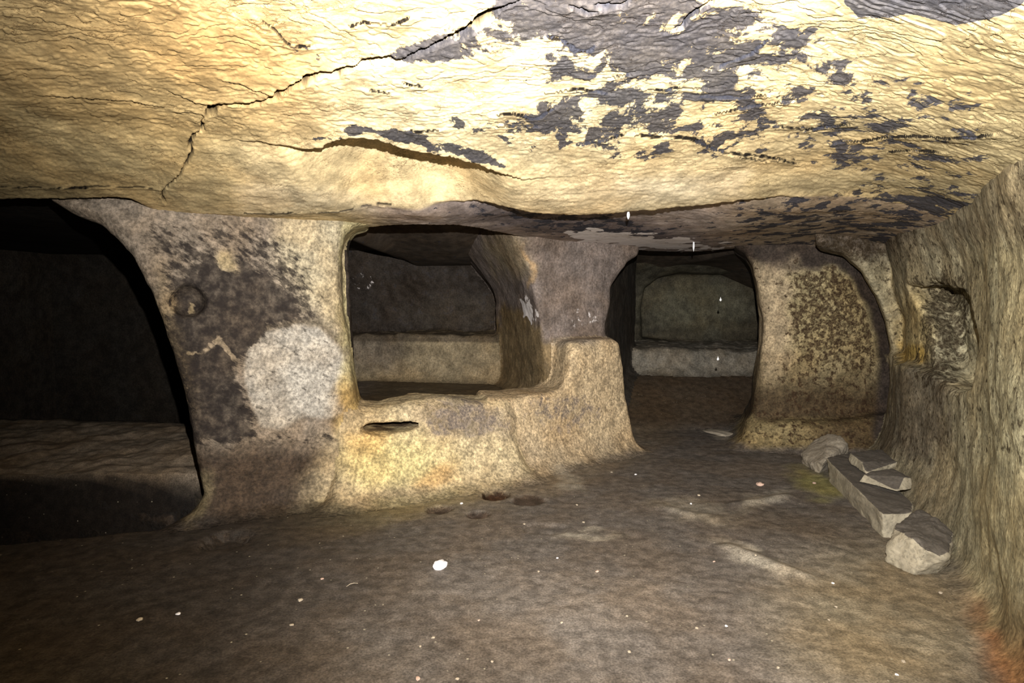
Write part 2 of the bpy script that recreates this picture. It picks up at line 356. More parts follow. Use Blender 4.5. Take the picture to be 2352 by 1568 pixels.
LO = np.array([-3.2, 0.9, -0.5]); HI = np.array([4.3, 8.9, 1.98])
def polygonise():
    n = (np.ceil((HI - LO) / H / 4).astype(int)) * 4 + 1
    nc = (n - 1) // 4 + 1
    ax = [LO[i] + np.arange(n[i]) * H for i in range(3)]
    X, Y, Z = np.meshgrid(*[LO[i] + np.arange(nc[i]) * H * 4 for i in range(3)], indexing='ij')
    c = rock(X.ravel(), Y.ravel(), Z.ravel()).reshape(X.shape).astype(np.float32)
    full = c.repeat(4, 0).repeat(4, 1).repeat(4, 2)[2:n[0] + 2, 2:n[1] + 2, 2:n[2] + 2]
    pad = [(0, n[i] - full.shape[i]) for i in range(3)]
    full = np.pad(full, pad, mode='edge').copy()
    idx = np.nonzero(np.abs(full) < 3.2 * 4 * H * .62 + .05)
    for s in range(0, len(idx[0]), 1500000):
        ii = tuple(a[s:s + 1500000] for a in idx)
        full[ii] = rock(ax[0][ii[0]], ax[1][ii[1]], ax[2][ii[2]])
    ins = full < 0
    # surface nets
    cs = np.zeros(tuple(n - 1), np.uint8)
    for dx in (0, 1):
        for dy in (0, 1):
            for dz in (0, 1):
                cs += ins[dx:n[0] - 1 + dx, dy:n[1] - 1 + dy, dz:n[2] - 1 + dz]
    act = (cs > 0) & (cs < 8)
    ci = np.nonzero(act); N = len(ci[0]); vid = -np.ones(act.shape, np.int32); vid[ci] = np.arange(N)
    acc = np.zeros((N, 3)); cnt = np.zeros(N)
    corners = [(a, b, c_) for a in (0, 1) for b in (0, 1) for c_ in (0, 1)]
    for p in corners:
        for axis in range(3):
            if p[axis]: continue
            q = list(p); q[axis] = 1
            a = full[ci[0] + p[0], ci[1] + p[1], ci[2] + p[2]]; b = full[ci[0] + q[0], ci[1] + q[1], ci[2] + q[2]]
            m = (a < 0) != (b < 0); t = np.where(m, a / np.where(m, a - b, 1), 0)
            pos = np.tile(np.array(p, float), (N, 1)); pos[:, axis] = t
            acc[m] += pos[m]; cnt[m] += 1
    V = (acc / cnt[:, None] + np.stack(ci, 1)) * H + LO
    quads = []
    for axis in range(3):
        o1, o2 = [(1, 2), (2, 0), (0, 1)][axis]
        sl = [slice(1, n[i] - 1) for i in range(3)]; sl[axis] = slice(0, n[axis] - 1)
        a = ins[tuple(sl)]; sl2 = list(sl); sl2[axis] = slice(1, n[axis]); b = ins[tuple(sl2)]
        for flip in (False, True):
            m = (a & ~b) if not flip else (~a & b)
            e = np.stack(np.nonzero(m), 1)
            off = np.ones(3, int); off[axis] = 0; e = e + off
            def cell(d1, d2):
                c_ = e.copy(); c_[:, o1] -= d1; c_[:, o2] -= d2
                return vid[c_[:, 0], c_[:, 1], c_[:, 2]]
            qd = np.stack([cell(1, 1), cell(0, 1), cell(0, 0), cell(1, 0)], 1)
            quads.append(qd if not flip else qd[:, ::-1])
    Q = np.concatenate(quads); Q = Q[(Q >= 0).all(1)]
    return V, Q

# ------------------------------------------------------------------ painting of stains, with some light and shade in the colour (fixed to the rock)
def ell(u, v, cu, cv, ru, rv, rot=0.0, soft=0.5):
    a = math.radians(rot); du, dv = u - cu, v - cv
    p = (du * math.cos(a) + dv * math.sin(a)) / ru; q = (-du * math.sin(a) + dv * math.cos(a)) / rv
    return smoothstep(1 + soft, 1 - soft, np.hypot(p, q))
def pol(u, v, poly, soft): return smoothstep(soft, -soft, poly_sd(u, v, poly))
def hole_mask(x, y, i, wn):
    hu, hv, rx, ry, dep = HOLES[i]; cc = at_z(hu, hv, 0)
    return smoothstep(1.10, .95, np.hypot((x - cc[0]) / rx, (y - cc[1]) / (ry * 1.6)) + .15 * wn)
def blend(c, m, colour, s=1.0):
    m = (m * s)[:, None]; return c * (1 - m) + np.array(colour)[None] * m

def paint(kind, P):
    """returns colour (N,3), soot (N), pale (N) and rough-speckle (N)"""
    u, v = project(P); x, y, z = P.T
    wn = fbm(x * 7, y * 7, z * 7, 4, 301); wm = fbm(x * 7 + 9, y * 7, z * 7, 4, 311)
    u0 = u + 7 * wn; v0 = v + 7 * wm
    u = u + 26 * wn; v = v + 20 * wm
    big = fbm(x * 1.6, y * 1.6, z * 1.6, 3, 321)
    N = len(x); c = np.zeros((N, 3)); soot = np.zeros(N); pale = np.zeros(N)
    if kind == 'ceiling':
        c[:] = (.66, .52, .29)
        c = blend(c, ell(u, v, 1180, 240, 420, 170, 0, .7), (.76, .64, .40), .8)  # hot core of the flash painted in as paler rock
        c = blend(c, pol(u, v, [(560, 335), (900, 345), (1200, 410), (1700, 400), (1700, 455), (1300, 485), (900, 465), (560, 480)], 40), (.84, .72, .50), .85)
        c = blend(c, ell(u, v, 330, 120, 420, 150, 10, .6), (.62, .38, .14), .75)
        c = blend(c, ell(u, v, 120, 330, 500, 140, 0, .6), (.58, .45, .22), .6)
        c = blend(c, ell(u, v, 900, 400, 420, 60, 5, .5), (.74, .57, .30), .8)
        c = blend(c, smoothstep(1650, 2250, u), (.36, .295, .16), .85); c = blend(c, smoothstep(650, 60, u), (.42, .32, .16), .65)  # sideways falloff of the flash put into the ceiling colour
        soot = np.maximum.reduce([.545 * ell(u, v, 1480, 150, 620, 190, 6, .5), .74 * ell(u, v, 1430, 50, 360, 110, 8, .5), .58 * ell(u, v, 1540, 130, 430, 140, 12, .6), .66 * ell(u, v, 1050, 105, 200, 36, -10, .5),
                                  .80 * pol(u, v, [(690, 318), (740, 296), (820, 286), (900, 290), (1000, 318), (1090, 340), (1180, 385), (1205, 404), (1140, 388), (1060, 362), (985, 345), (900, 323), (830, 308), (765, 318)], 22), .54 * ell(u, v, 1450, 260, 560, 130, 2, .6), .50 * ell(u, v, 2000, 280, 420, 200, 10, .6), .60 * ell(u, v, 2080, 470, 330, 45, 0, .6), .34 * ell(u, v, 700, 70, 320, 120, 0, .7)])
        soot = soot * (1 - .45 * ell(u, v, 1080, 200, 190, 65, 0, .4))
        soot = np.maximum(soot, pol(u, v, [(1950, 0), (1975, 35), (2040, 45), (2080, 32), (2120, 42), (2200, 60), (2300, 35), (2352, 10), (2700, -300), (1900, -300)], 14))
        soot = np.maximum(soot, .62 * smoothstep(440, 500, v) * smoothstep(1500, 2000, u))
        # cracks: dirt and the shade of their depth, painted into the colour
        for line, wd, dp in W_CRACKS:
            lo = line.min(0) - .1; hi = line.max(0) + .1
            m = (x > lo[0]) & (x < hi[0]) & (y > lo[1]) & (y < hi[1])
            jx = x[m] + .007 * fbm(x[m] * 30, y[m] * 30, 0 * x[m], 3, 181); jy = y[m] + .007 * fbm(x[m] * 30, y[m] * 30, 0 * x[m], 3, 191)
            d, pos, side = line_d(jx, jy, line); e = smoothstep(0, .08, pos) * smoothstep(1, .92, pos)
            ww = wd * (0.35 + .65 * e) * (1 + .5 * vnoise(x[m] * 22, y[m] * 22, 0 * d, 5))
            k = smoothstep(ww * 1.5, ww * .8, d)[:, None] if dp < .026 else smoothstep(ww * 1.2, ww * .8, d)[:, None]; c[m] = c[m] * (1 - k) + np.array((.012, .009, .006)) * k
        # beyond the second edge the rock is grey and smoked
        l2 = W_LEDGE2; b = y - np.interp(x, l2[:, 0], l2[:, 1])
        gy = smoothstep(0.0, 0.05, b) * smoothstep(-1.0, -.6, x) * smoothstep(3.2, 2.0, x)
        c = blend(c, gy, (.40, .33, .29)); c = blend(c, gy * ell(u, v, 1350, 525, 330, 34, 8, .5), (.15, .125, .13), .9); c = blend(c, gy * smoothstep(1580, 1760, u), (.34, .27, .19), .9); soot = soot * (1 - gy) + gy * (.34 + .18 * smoothstep(1580, 1760, u) + .2 * ell(u, v, 1350, 520, 240, 28, 8, .5))
        pale = .99 * pol(u, v, [(1270, 532), (1400, 530), (1520, 545), (1640, 562), (1690, 566), (1600, 574), (1450, 570), (1330, 556)], 9)
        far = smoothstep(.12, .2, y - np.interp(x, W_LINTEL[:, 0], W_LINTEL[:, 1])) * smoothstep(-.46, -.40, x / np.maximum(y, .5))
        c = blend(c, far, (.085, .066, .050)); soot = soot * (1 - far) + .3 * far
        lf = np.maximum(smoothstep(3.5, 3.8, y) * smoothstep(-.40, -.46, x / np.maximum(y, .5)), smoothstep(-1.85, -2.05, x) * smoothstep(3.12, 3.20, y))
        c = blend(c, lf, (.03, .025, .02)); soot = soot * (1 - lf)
    elif kind == 'floor':
        c[:] = (.122, .106, .094)
        c = blend(c, smoothstep(.0, .7, big), (.175, .152, .132), .6)
        c = blend(c, ell(u, v, 1050, 1010, 420, 130, -8, .5), (.34, .26, .15), .7)
        c = blend(c, ell(u, v, 900, 1130, 260, 60, -12, .5), (.30, .25, .13), .7)
        c = blend(c, ell(u, v, 2050, 1430, 260, 180, 10, .6), (.21, .175, .115), .75)
        c = blend(c, ell(u, v, 1880, 1110, 60, 26, 20, .6), (.24, .22, .08), .8)
        c = blend(c, ell(u, v, 2330, 1480, 70, 190, -18, .6), (.20, .085, .03), .8)
        for e in [(1600, 1175, 90, 22, 12), (1750, 1150, 60, 14, -18), (1760, 1290, 110, 16, 20), (1290, 1090, 60, 14, 40), (1350, 1230, 60, 10, 0), (1650, 990, 20, 7, 15)]:
            c = blend(c, ell(u, v, *e, .6), (.30, .27, .22), .8)
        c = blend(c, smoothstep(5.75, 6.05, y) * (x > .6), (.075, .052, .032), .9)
        c = blend(c, ell(u, v, 1730, 1190, 160, 26, 10, .6) * (y < 5), (.10, .08, .06), .5)
        for (hu, hv, rx, ry, dep) in HOLES[:4]:
            cc = at_z(hu, hv, 0); q = np.hypot((x - cc[0]) / rx, (y - cc[1]) / (ry * 1.6)) + .15 * wn
            c = blend(c, smoothstep(1.10, .95, q), (.030, .013, .005), .97 if dep > .05 else .7)
        c = blend(c, ell(u, v, 520, 1240, 45, 30, 0, .5), (.04, .03, .02), .8)
        c = blend(c, ell(u, v, 700, 1210, 130, 40, -10, .6), (.12, .095, .06), .6)
        c = blend(c, smoothstep(1.45, 1.15, -x) * smoothstep(4.5, 4.7, y) * (x < .5), (.10, .07, .035), .85)   # window chamber earth
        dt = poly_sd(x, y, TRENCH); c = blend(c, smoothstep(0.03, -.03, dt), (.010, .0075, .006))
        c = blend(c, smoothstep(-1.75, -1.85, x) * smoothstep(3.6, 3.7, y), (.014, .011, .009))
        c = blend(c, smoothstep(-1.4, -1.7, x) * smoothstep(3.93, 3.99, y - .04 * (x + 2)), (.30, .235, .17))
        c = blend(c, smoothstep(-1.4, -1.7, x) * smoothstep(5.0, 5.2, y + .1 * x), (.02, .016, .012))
        c = blend(c, smoothstep(.15, -1.2, x + .25 * (y - 2.4)) * (y < 3.6) * (dt > 0), (.030, .024, .020), .9)  # earth darkened leftwards, carrying the flash falloff in its colour
    elif kind == 'left_pillar':
        c[:] = (.30, .245, .19)
        c = blend(c, pol(u, v, [(640, 480), (800, 480), (830, 760), (760, 760), (700, 700), (640, 600)], 40), (.58, .50, .34), .9)
        soot = .58 * pol(u, v, [(330, 510), (600, 500), (690, 560), (760, 700), (740, 760), (560, 800), (540, 1000), (440, 1010), (380, 760), (340, 640)], 60)
        soot = np.maximum(soot, .95 * pol(u, v, [(395, 640), (470, 580), (610, 610), (700, 715), (610, 775), (550, 860), (575, 975), (610, 1010), (440, 1030), (385, 760)], 34))
        soot = np.maximum(soot, .55 * pol(u, v, [(450, 980), (820, 980), (760, 1100), (480, 1120)], 40))
        pt = [(562, 860), (572, 800), (610, 765), (680, 748), (735, 752), (775, 790), (800, 850), (805, 930), (775, 962), (700, 955), (640, 985), (595, 975), (575, 930)]
        d = poly_sd(u0, v0, pt); plas = smoothstep(6, -6, d)
        soot = soot * (1 - plas) + .33 * plas; c = blend(c, plas, (.50, .46, .40)); 
        rim = np.exp(-((d - 8) / 8) ** 2) * (v < 800); c = blend(c, rim, (.16, .13, .09), .8)
        c = blend(c, smoothstep(770, 800, u) * (v > 500), (.62, .54, .30), .9); soot = soot * (1 - .9 * smoothstep(765, 795, u) * (v < 960))
        d1, _, _ = line_d(u0, v0, [(430, 812), (470, 806), (500, 780), (542, 832)])
        c = blend(c, smoothstep(7, 2, d1), (.32, .26, .18), .8); soot = soot * (1 - .8 * smoothstep(7, 2, d1))
        for e in [(530, 608, 20, 24, 0), (452, 704, 8, 14, 30)]:
            m = ell(u, v, *e, .5); soot = soot * (1 - m); c = blend(c, m, (.42, .33, .19))
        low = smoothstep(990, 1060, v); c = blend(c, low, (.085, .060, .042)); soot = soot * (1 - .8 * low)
        c = blend(c, smoothstep(690, 830, u + .35 * (v - 1050)) * smoothstep(960, 1010, v), (.72, .58, .36))
        c = blend(c, ell(u, v, 800, 930, 30, 60, 10, .6), (.50, .33, .12), .8)
        c = blend(c, ell(u, v, 400, 780, 26, 160, -14, .6), (.40, .29, .15), .6)
        c = blend(c, ell(u, v, 455, 1150, 22, 60, 20, .5), (.30, .24, .14), .8)
    elif kind == 'parapet':
        c[:] = (.50, .405, .25)
        c = blend(c, ell(u, v, 900, 1060, 130, 60, 0, .6), (.56, .47, .22), .8)
        c = blend(c, ell(u, v, 1000, 1095, 50, 26, -30, .6), (.50, .30, .12), .7)
        c = blend(c, ell(u, v, 850, 1010, 50, 30, -20, .6), (.55, .36, .14), .6)
        c = blend(c, ell(u, v, 1280, 960, 130, 70, 0, .6), (.56, .43, .27), .8)
        c = blend(c, ell(u, v, 1060, 960, 110, 40, 5, .5), (.26, .22, .18), .6)
        soot = np.maximum(.62 * ell(u, v, 1060, 960, 120, 50, 5, .5), .45 * ell(u, v, 1300, 960, 90, 50, 0, .6))
        c = blend(c, smoothstep(1060, 1120, v) * smoothstep(1050, 1250, u), (.28, .22, .15), .8)
        c = blend(c, smoothstep(1110, 1150, v), (.26, .20, .12), .8)
        c = blend(c, smoothstep(935, 905, v) * smoothstep(1000, 900, u), (.36, .27, .15), .6)
        cs = at_y(893, 978, 3.92); c = blend(c, smoothstep(1.1, .9, np.sqrt(((x - cs[0]) / .15) ** 2 + ((z - cs[2]) / .032) ** 2)) * smoothstep(3.80, 3.86, y), (.07, .04, .022), .9)  # earth inside the slot, with the slot's shade put into its colour
        c = blend(c, hole_mask(x, y, 0, wn), (.030, .013, .005)); edge = smoothstep(830, 690, u + .35 * (v - 1050)); c = blend(c, edge, (.115, .082, .055))
    elif kind == 'stub':
        c[:] = (.52, .40, .25)
        c = blend(c, smoothstep(800, 775, v), (.30, .25, .20), .8)
        soot += .52 * ell(u, v, 1290, 950, 110, 60, 0, .6)
        c = blend(c, smoothstep(960, 1050, v), (.34, .27, .18), .8)
    elif kind == 'mid_pillar':
        c[:] = (.275, .225, .20)
        lo = pol(u, v, [(1150, 700), (1200, 712), (1235, 745), (1250, 775), (1310, 780), (1420, 790), (1420, 1000), (1100, 1000)], 12)
        c = blend(c, lo, (.30, .22, .12))
        c = blend(c, ell(u, v, 1170, 580, 60, 46, 50, .5) * (1 - lo), (.36, .29, .19), .9)
        c = blend(c, ell(u, v, 1216, 610, 6, 48, -8, .5), (.60, .42, .24), .9)
        pale = np.maximum(.95 * ell(u, v, 1212, 712, 14, 34, -35, .5), .35 * ell(u, v, 1330, 735, 70, 26, 0, .6))
        soot = .20 + .25 * ell(u, v, 1150, 820, 26, 50, 0, .6) - .2 * lo
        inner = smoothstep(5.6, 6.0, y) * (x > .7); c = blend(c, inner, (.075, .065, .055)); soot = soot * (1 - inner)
    elif kind == 'right_pillar':
        c[:] = (.42, .34, .19)
        c = blend(c, ell(u, v, 1900, 700, 140, 130, 0, .6), (.45, .37, .20), .7)
        c = blend(c, ell(u, v, 1770, 720, 50, 150, 0, .5), (.54, .42, .27), .9)
        soot = .55 - .10 * smoothstep(800, 900, v) + .05 * ell(u, v, 1880, 680, 120, 110, 0, .6)
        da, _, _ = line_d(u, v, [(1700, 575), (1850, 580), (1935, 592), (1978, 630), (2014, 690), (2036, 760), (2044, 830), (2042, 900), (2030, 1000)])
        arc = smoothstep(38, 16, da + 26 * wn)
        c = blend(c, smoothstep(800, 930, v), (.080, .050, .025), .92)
        c = blend(c, smoothstep(640, 585, v), (.20, .15, .12), .9)
        c = blend(c, smoothstep(950, 975, v), (.36, .28, .14), .9); c = blend(c, smoothstep(950, 975, v) * smoothstep(1820, 1920, u), (.11, .072, .035), .9); soot = soot * (1 - .45 * ell(u, v, 1765, 720, 50, 170, 0, .9))
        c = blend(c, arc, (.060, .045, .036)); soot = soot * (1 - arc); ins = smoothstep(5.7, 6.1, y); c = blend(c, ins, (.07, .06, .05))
    elif kind == 'right_wall':
        c[:] = (.47, .42, .28)
        c = blend(c, smoothstep(2160, 2300, u), (.45, .41, .26), .9)
        c = blend(c, smoothstep(900, 1150, v) * smoothstep(2250, 2100, u), (.28, .235, .16), .7)
        c = blend(c, smoothstep(1250, 1500, v), (.24, .16, .07), .8)
        c = blend(c, smoothstep(1420, 1560, v), (.26, .12, .05), .7)
        c = blend(c, ell(u, v, 2095, 760, 42, 85, 0, .5), (.62, .50, .25), .85); c = blend(c, ell(u, v, 2095, 812, 34, 20, 0, .5), (.62, .42, .10), .8)
        c = blend(c, pol(u, v, [(2050, 838), (2110, 840), (2185, 880), (2180, 1000), (2140, 1060), (2010, 1040)], 20), (.21, .18, .135), .85)
        c = blend(c, smoothstep(600, 520, v), (.26, .21, .14), .6)
        tp = smoothstep(640, 560, v) * smoothstep(2150, 2000, u); c = blend(c, tp, (.13, .10, .08), .9)
        soot = .42 + .26 * ell(u, v, 2165, 760, 52, 125, 8, .3) + .16 * tp - .15 * smoothstep(1000, 1200, v)
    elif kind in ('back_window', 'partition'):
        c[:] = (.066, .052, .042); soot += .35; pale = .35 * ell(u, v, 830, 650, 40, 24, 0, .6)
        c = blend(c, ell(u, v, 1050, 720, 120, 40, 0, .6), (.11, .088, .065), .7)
    elif kind == 'bench_window':
        c[:] = (.40, .32, .20); soot += .25; c = blend(c, ell(u, v, 860, 800, 70, 50, 0, .6), (.22, .18, .14), .8)
        c = blend(c, (z > .80) * 1.0, (.12, .09, .06), .8)
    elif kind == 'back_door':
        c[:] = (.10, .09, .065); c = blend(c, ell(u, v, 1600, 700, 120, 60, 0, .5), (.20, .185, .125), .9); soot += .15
    elif kind == 'bench_door':
        c[:] = (.30, .27, .22)
    if kind not in ('ceiling', 'floor'): c = c * (.95 if kind in ('parapet', 'stub') else .66)
    c = c * (1 + .16 * big[:, None]) 
    return np.clip(c, 0.004, 1), np.clip(soot, 0, 1), np.clip(pale, 0, 1)

# ------------------------------------------------------------------ materials
def N(nt, t, **kw):
    n = nt.nodes.new(t)
    for k, v in kw.items():
        if isinstance(k, str) and k.startswith('i_'): n.inputs[k[2:].replace('_', ' ')].default_value = v
        else: setattr(n, k, v)
    return n
def math_n(nt, op, a, b=None, c=None, clamp=False):
    n = nt.nodes.new('ShaderNodeMath'); n.operation = op; n.use_clamp = clamp
    for i, q in enumerate((a, b, c)):
        if q is None: continue
        if isinstance(q, (int, float)): n.inputs[i].default_value = q
        else: nt.links.new(q, n.inputs[i])
    return n.outputs[0]
def ramp_n(nt, val, a, b):
    n = nt.nodes.new('ShaderNodeMapRange'); n.interpolation_type = 'SMOOTHSTEP'
    nt.links.new(val, n.inputs['Value'])
    for k, q in (('From Min', a), ('From Max', b)):
        if isinstance(q, (int, float)): n.inputs[k].default_value = q
        else: nt.links.new(q, n.inputs[k])
    return n.outputs[0]
def mixc(nt, f, a, b, mode='MIX'):
    n = nt.nodes.new('ShaderNodeMix'); n.data_type = 'RGBA'; n.blend_type = mode
    for s, q in ((0, f), (6, a), (7, b)):
        if isinstance(q, (int, float)): n.inputs[s].default_value = q
        elif isinstance(q, tuple): n.inputs[s].default_value = (*q, 1)
        else: nt.links.new(q, n.inputs[s])
    return n.outputs[2]
def rock_material(name, stretch=(1, 1, 1), mid=9,  soot_scale=7.0, soot_col=(.045, .042, .045), bump=.6, fleck=.35, fine=60, rough=.75, coat=0.0, soot_soft=.035, streak=0.0, dots=0.0, flaky=0.0, dist_=.02, soot_mix=.35, turn=None, soot_rough=.64):
    m = bpy.data.materials.new(name); m.use_nodes = True; nt = m.node_tree; nt.nodes.clear()
    L = nt.links.new
    out = N(nt, 'ShaderNodeOutputMaterial'); bs = N(nt, 'ShaderNodeBsdfPrincipled'); L(bs.outputs[0], out.inputs[0])
    tc = N(nt, 'ShaderNodeTexCoord'); mp = N(nt, 'ShaderNodeMapping'); mp.inputs['Scale'].default_value = stretch
    L(tc.outputs['Object'], mp.inputs[0])
    def noise(scale, detail=5, rough_=.55, dist=0.0, vec=None):
        n = N(nt, 'ShaderNodeTexNoise'); n.inputs['Scale'].default_value = scale; n.inputs['Detail'].default_value = detail
        n.inputs['Roughness'].default_value = rough_; n.inputs['Distortion'].default_value = dist
        L(vec or mp.outputs[0], n.inputs['Vector']); return n.outputs[0]
    col = N(nt, 'ShaderNodeAttribute'); col.attribute_name = 'col'
    sa = N(nt, 'ShaderNodeAttribute'); sa.attribute_name = 'soot'; pa = N(nt, 'ShaderNodeAttribute'); pa.attribute_name = 'pale'
    n_mid = noise(mid, 6, .62); n_fine = noise(fine, 4, .65, vec=tc.outputs['Object']); 
    if turn:
        m1 = N(nt, 'ShaderNodeMapping'); m1.inputs['Rotation'].default_value = turn; L(tc.outputs['Object'], m1.inputs[0])
        m2 = N(nt, 'ShaderNodeMapping'); m2.inputs['Scale'].default_value = (.45, 1.2, 1.5); L(m1.outputs[0], m2.inputs[0])
        n_soot = noise(soot_scale, 7, soot_rough, .2, vec=m2.outputs[0])
    else: n_soot = noise(soot_scale, 9, soot_rough, .25)
   
    n_big = noise(2.6, 4, .5)
    # mottling of the bare rock
    b1 = ramp_n(nt, n_mid, .30, .72)
    f1 = math_n(nt, 'MULTIPLY_ADD', b1, .70, .62)
    f2 = math_n(nt, 'MULTIPLY_ADD', ramp_n(nt, n_fine, .30, .70), 2 * fleck, 1 - fleck)
    g = math_n(nt, 'MULTIPLY', f1, f2)
    gc_ = N(nt, 'ShaderNodeCombineColor'); L(g, gc_.inputs[0]); L(g, gc_.inputs[1]); L(g, gc_.inputs[2])
    base = mixc(nt, 1.0, col.outputs['Color'], gc_.outputs[0], 'MULTIPLY')
    # warmer where the mottling is dark
    base = mixc(nt, math_n(nt, 'MULTIPLY', ramp_n(nt, n_big, .62, .35), .35), base, mixc(nt, 1.0, base, (1.0, .80, .55), 'MULTIPLY'))
    # soot: solid islands where the attribute is high, flecks where low
    th = math_n(nt, 'MULTIPLY_ADD', sa.outputs['Fac'], -.62, .84)
    s = ramp_n(nt, math_n(nt, 'SUBTRACT', n_soot, th), -soot_soft, soot_soft)
    s = math_n(nt, 'MULTIPLY', s, math_n(nt, 'GREATER_THAN', sa.outputs['Fac'], .02))
    sc = mixc(nt, ramp_n(nt, n_fine, .35, .7), soot_col, mixc(nt, soot_mix, tuple(k * 1.6 for k in soot_col), base))
    if turn: sc = mixc(nt, ramp_n(nt, n_mid, .36, .66), soot_col, mixc(nt, soot_mix, soot_col, base))
    base = mixc(nt, math_n(nt, 'MULTIPLY', s, .95), base, sc)
    nt.links.new(math_n(nt, 'MULTIPLY_ADD', s, -.12, .18), bs.inputs['Specular IOR Level'])
    p = ramp_n(nt, math_n(nt, 'SUBTRACT', noise(16, 6, .6), math_n(nt, 'MULTIPLY_ADD', pa.outputs['Fac'], -.7, .85)), -.05, .05)
    p = math_n(nt, 'MULTIPLY', p, math_n(nt, 'GREATER_THAN', pa.outputs['Fac'], .02))
    base = mixc(nt, p, base, (.80, .74, .72))
    if dots:
        vo = N(nt, 'ShaderNodeTexVoronoi'); vo.inputs['Scale'].default_value = 34; L(tc.outputs['Object'], vo.inputs['Vector'])
        wn = N(nt, 'ShaderNodeSeparateColor'); L(vo.outputs['Color'], wn.inputs[0])
        d = math_n(nt, 'MULTIPLY', ramp_n(nt, vo.outputs['Distance'], .17, .09), ramp_n(nt, wn.outputs[0], .90, .93))
        base = mixc(nt, math_n(nt, 'MULTIPLY', d, dots), base, (.42, .38, .28))
    L(base, bs.inputs['Base Color'])
    bs.inputs['Roughness'].default_value = rough
    if coat:
        bs.inputs['Coat Weight'].default_value = coat; bs.inputs['Coat Roughness'].default_value = .25
    # relief
    h = math_n(nt, 'MULTIPLY', noise(13, 8, .62), 1.0)
    h = math_n(nt, 'ADD', h, math_n(nt, 'MULTIPLY', noise(48, 5, .6), .35))
    h = math_n(nt, 'ADD', h, math_n(nt, 'MULTIPLY', s, -.12))
    if streak:
        ms = N(nt, 'ShaderNodeMapping'); ms.inputs['Scale'].default_value = (1, 1, .45); ms.inputs['Rotation'].default_value = (.25, 0, 0); L(tc.outputs['Object'], ms.inputs[0])
        st = noise(60, 4, .6, vec=ms.outputs[0]); h = math_n(nt, 'ADD', h, math_n(nt, 'MULTIPLY', st, streak))
        base2 = mixc(nt, math_n(nt, 'MULTIPLY', ramp_n(nt, st, .50, .32), .40), base, mixc(nt, 1.0, base, (.45, .38, .30), 'MULTIPLY')); L(base2, bs.inputs['Base Color'])
    if flaky:
        mf = N(nt, 'ShaderNodeMapping'); mf.inputs['Scale'].default_value = (1.0, 2.6, 1); L(tc.outputs['Object'], mf.inputs[0])
        a = noise(6.5, 7, .6, .5, vec=mf.outputs[0])
        r1 = math_n(nt, 'ABSOLUTE', math_n(nt, 'SUBTRACT', a, .5)); ln = ramp_n(nt, r1, .010, .0)
        a2 = noise(11, 6, .6, .8, vec=mf.outputs[0]); r2 = math_n(nt, 'ABSOLUTE', math_n(nt, 'SUBTRACT', a2, .52)); ln2 = ramp_n(nt, r2, .008, .0)
        brk = ramp_n(nt, noise(5, 3, .5), .46, .56)
        ln = math_n(nt, 'MULTIPLY', math_n(nt, 'MAXIMUM', ln, ln2), brk)
        h = math_n(nt, 'ADD', h, math_n(nt, 'MULTIPLY', ln, -flaky))
        base2 = mixc(nt, math_n(nt, 'MULTIPLY', ln, .75), base, mixc(nt, 1.0, base, (.30, .22, .15), 'MULTIPLY')); L(base2, bs.inputs['Base Color'])
    bp = N(nt, 'ShaderNodeBump'); bp.inputs['Strength'].default_value = bump; bp.inputs['Distance'].default_value = dist_
    L(h, bp.inputs['Height']); L(bp.outputs[0], bs.inputs['Normal'])
    return m
M_CEIL = rock_material('flaking_ceiling_rock', stretch=(1, .62, 1), soot_mix=.03, soot_rough=.66, soot_scale=9.5, bump=.55, fleck=.18, fine=90, soot_soft=.02, flaky=1.0, soot_col=(.036, .037, .048), rough=.8, dist_=.006)
M_FLOOR = rock_material('packed_earth', mid=17, bump=.35, fleck=.38, fine=130, dots=.7, rough=.7, dist_=.01)
M_PILLAR = rock_material('smoked_pillar_rock', mid=14, stretch=(1.2, 1.2, 1.2), soot_scale=24, bump=.75, fleck=.42, rough=.6, soot_soft=.09, soot_col=(.020, .016, .015), turn=(0, -.55, 0), soot_mix=.25)
M_WALL = rock_material('chiselled_wall_rock', soot_scale=26, bump=.6, fleck=.35, streak=.35, soot_col=(.035, .025, .015), soot_soft=.06, dist_=.014)
M_SPECK = rock_material('speckled_rock', mid=14, soot_scale=24, bump=.7, fleck=.4, soot_col=(.035, .02, .012), soot_soft=.05)
M_PARA = rock_material('worn_parapet_rock', mid=15, soot_scale=15, bump=.9, fleck=.35, soot_col=(.12, .10, .09), soot_soft=.09)
M_INNER = rock_material('inner_chamber_rock', soot_scale=9, bump=.5, fleck=.3, streak=.35, soot_soft=.12, rough=.7)

# ------------------------------------------------------------------ mesh output
COL = scene.collection
def mesh_obj(name, V, faces, mat, attrs=None, smooth=True, parent=None):
    me = bpy.data.meshes.new(name)
    Q = np.asarray(faces, np.int32); k = Q.shape[1]
    me.vertices.add(len(V)); me.vertices.foreach_set('co', np.asarray(V, np.float32).ravel())
    me.loops.add(Q.size); me.loops.foreach_set('vertex_index', Q.ravel())
    me.polygons.add(len(Q)); me.polygons.foreach_set('loop_start', np.arange(len(Q), dtype=np.int32) * k)
    me.polygons.foreach_set('use_smooth', np.full(len(Q), smooth))
    me.update(calc_edges=True); me.validate()
    if attrs:
        c, s, p = attrs
        a = me.attributes.new('col', 'FLOAT_COLOR', 'POINT'); a.data.foreach_set('color', np.concatenate([c, np.ones((len(c), 1))], 1).astype(np.float32).ravel())
        a = me.attributes.new('soot', 'FLOAT', 'POINT'); a.data.foreach_set('value', s.astype(np.float32))
        a = me.attributes.new('pale', 'FLOAT', 'POINT'); a.data.foreach_set('value', p.astype(np.float32))
    me.materials.append(mat)
    o = bpy.data.objects.new(name, me); COL.objects.link(o)
    if parent: o.parent = parent
    return o
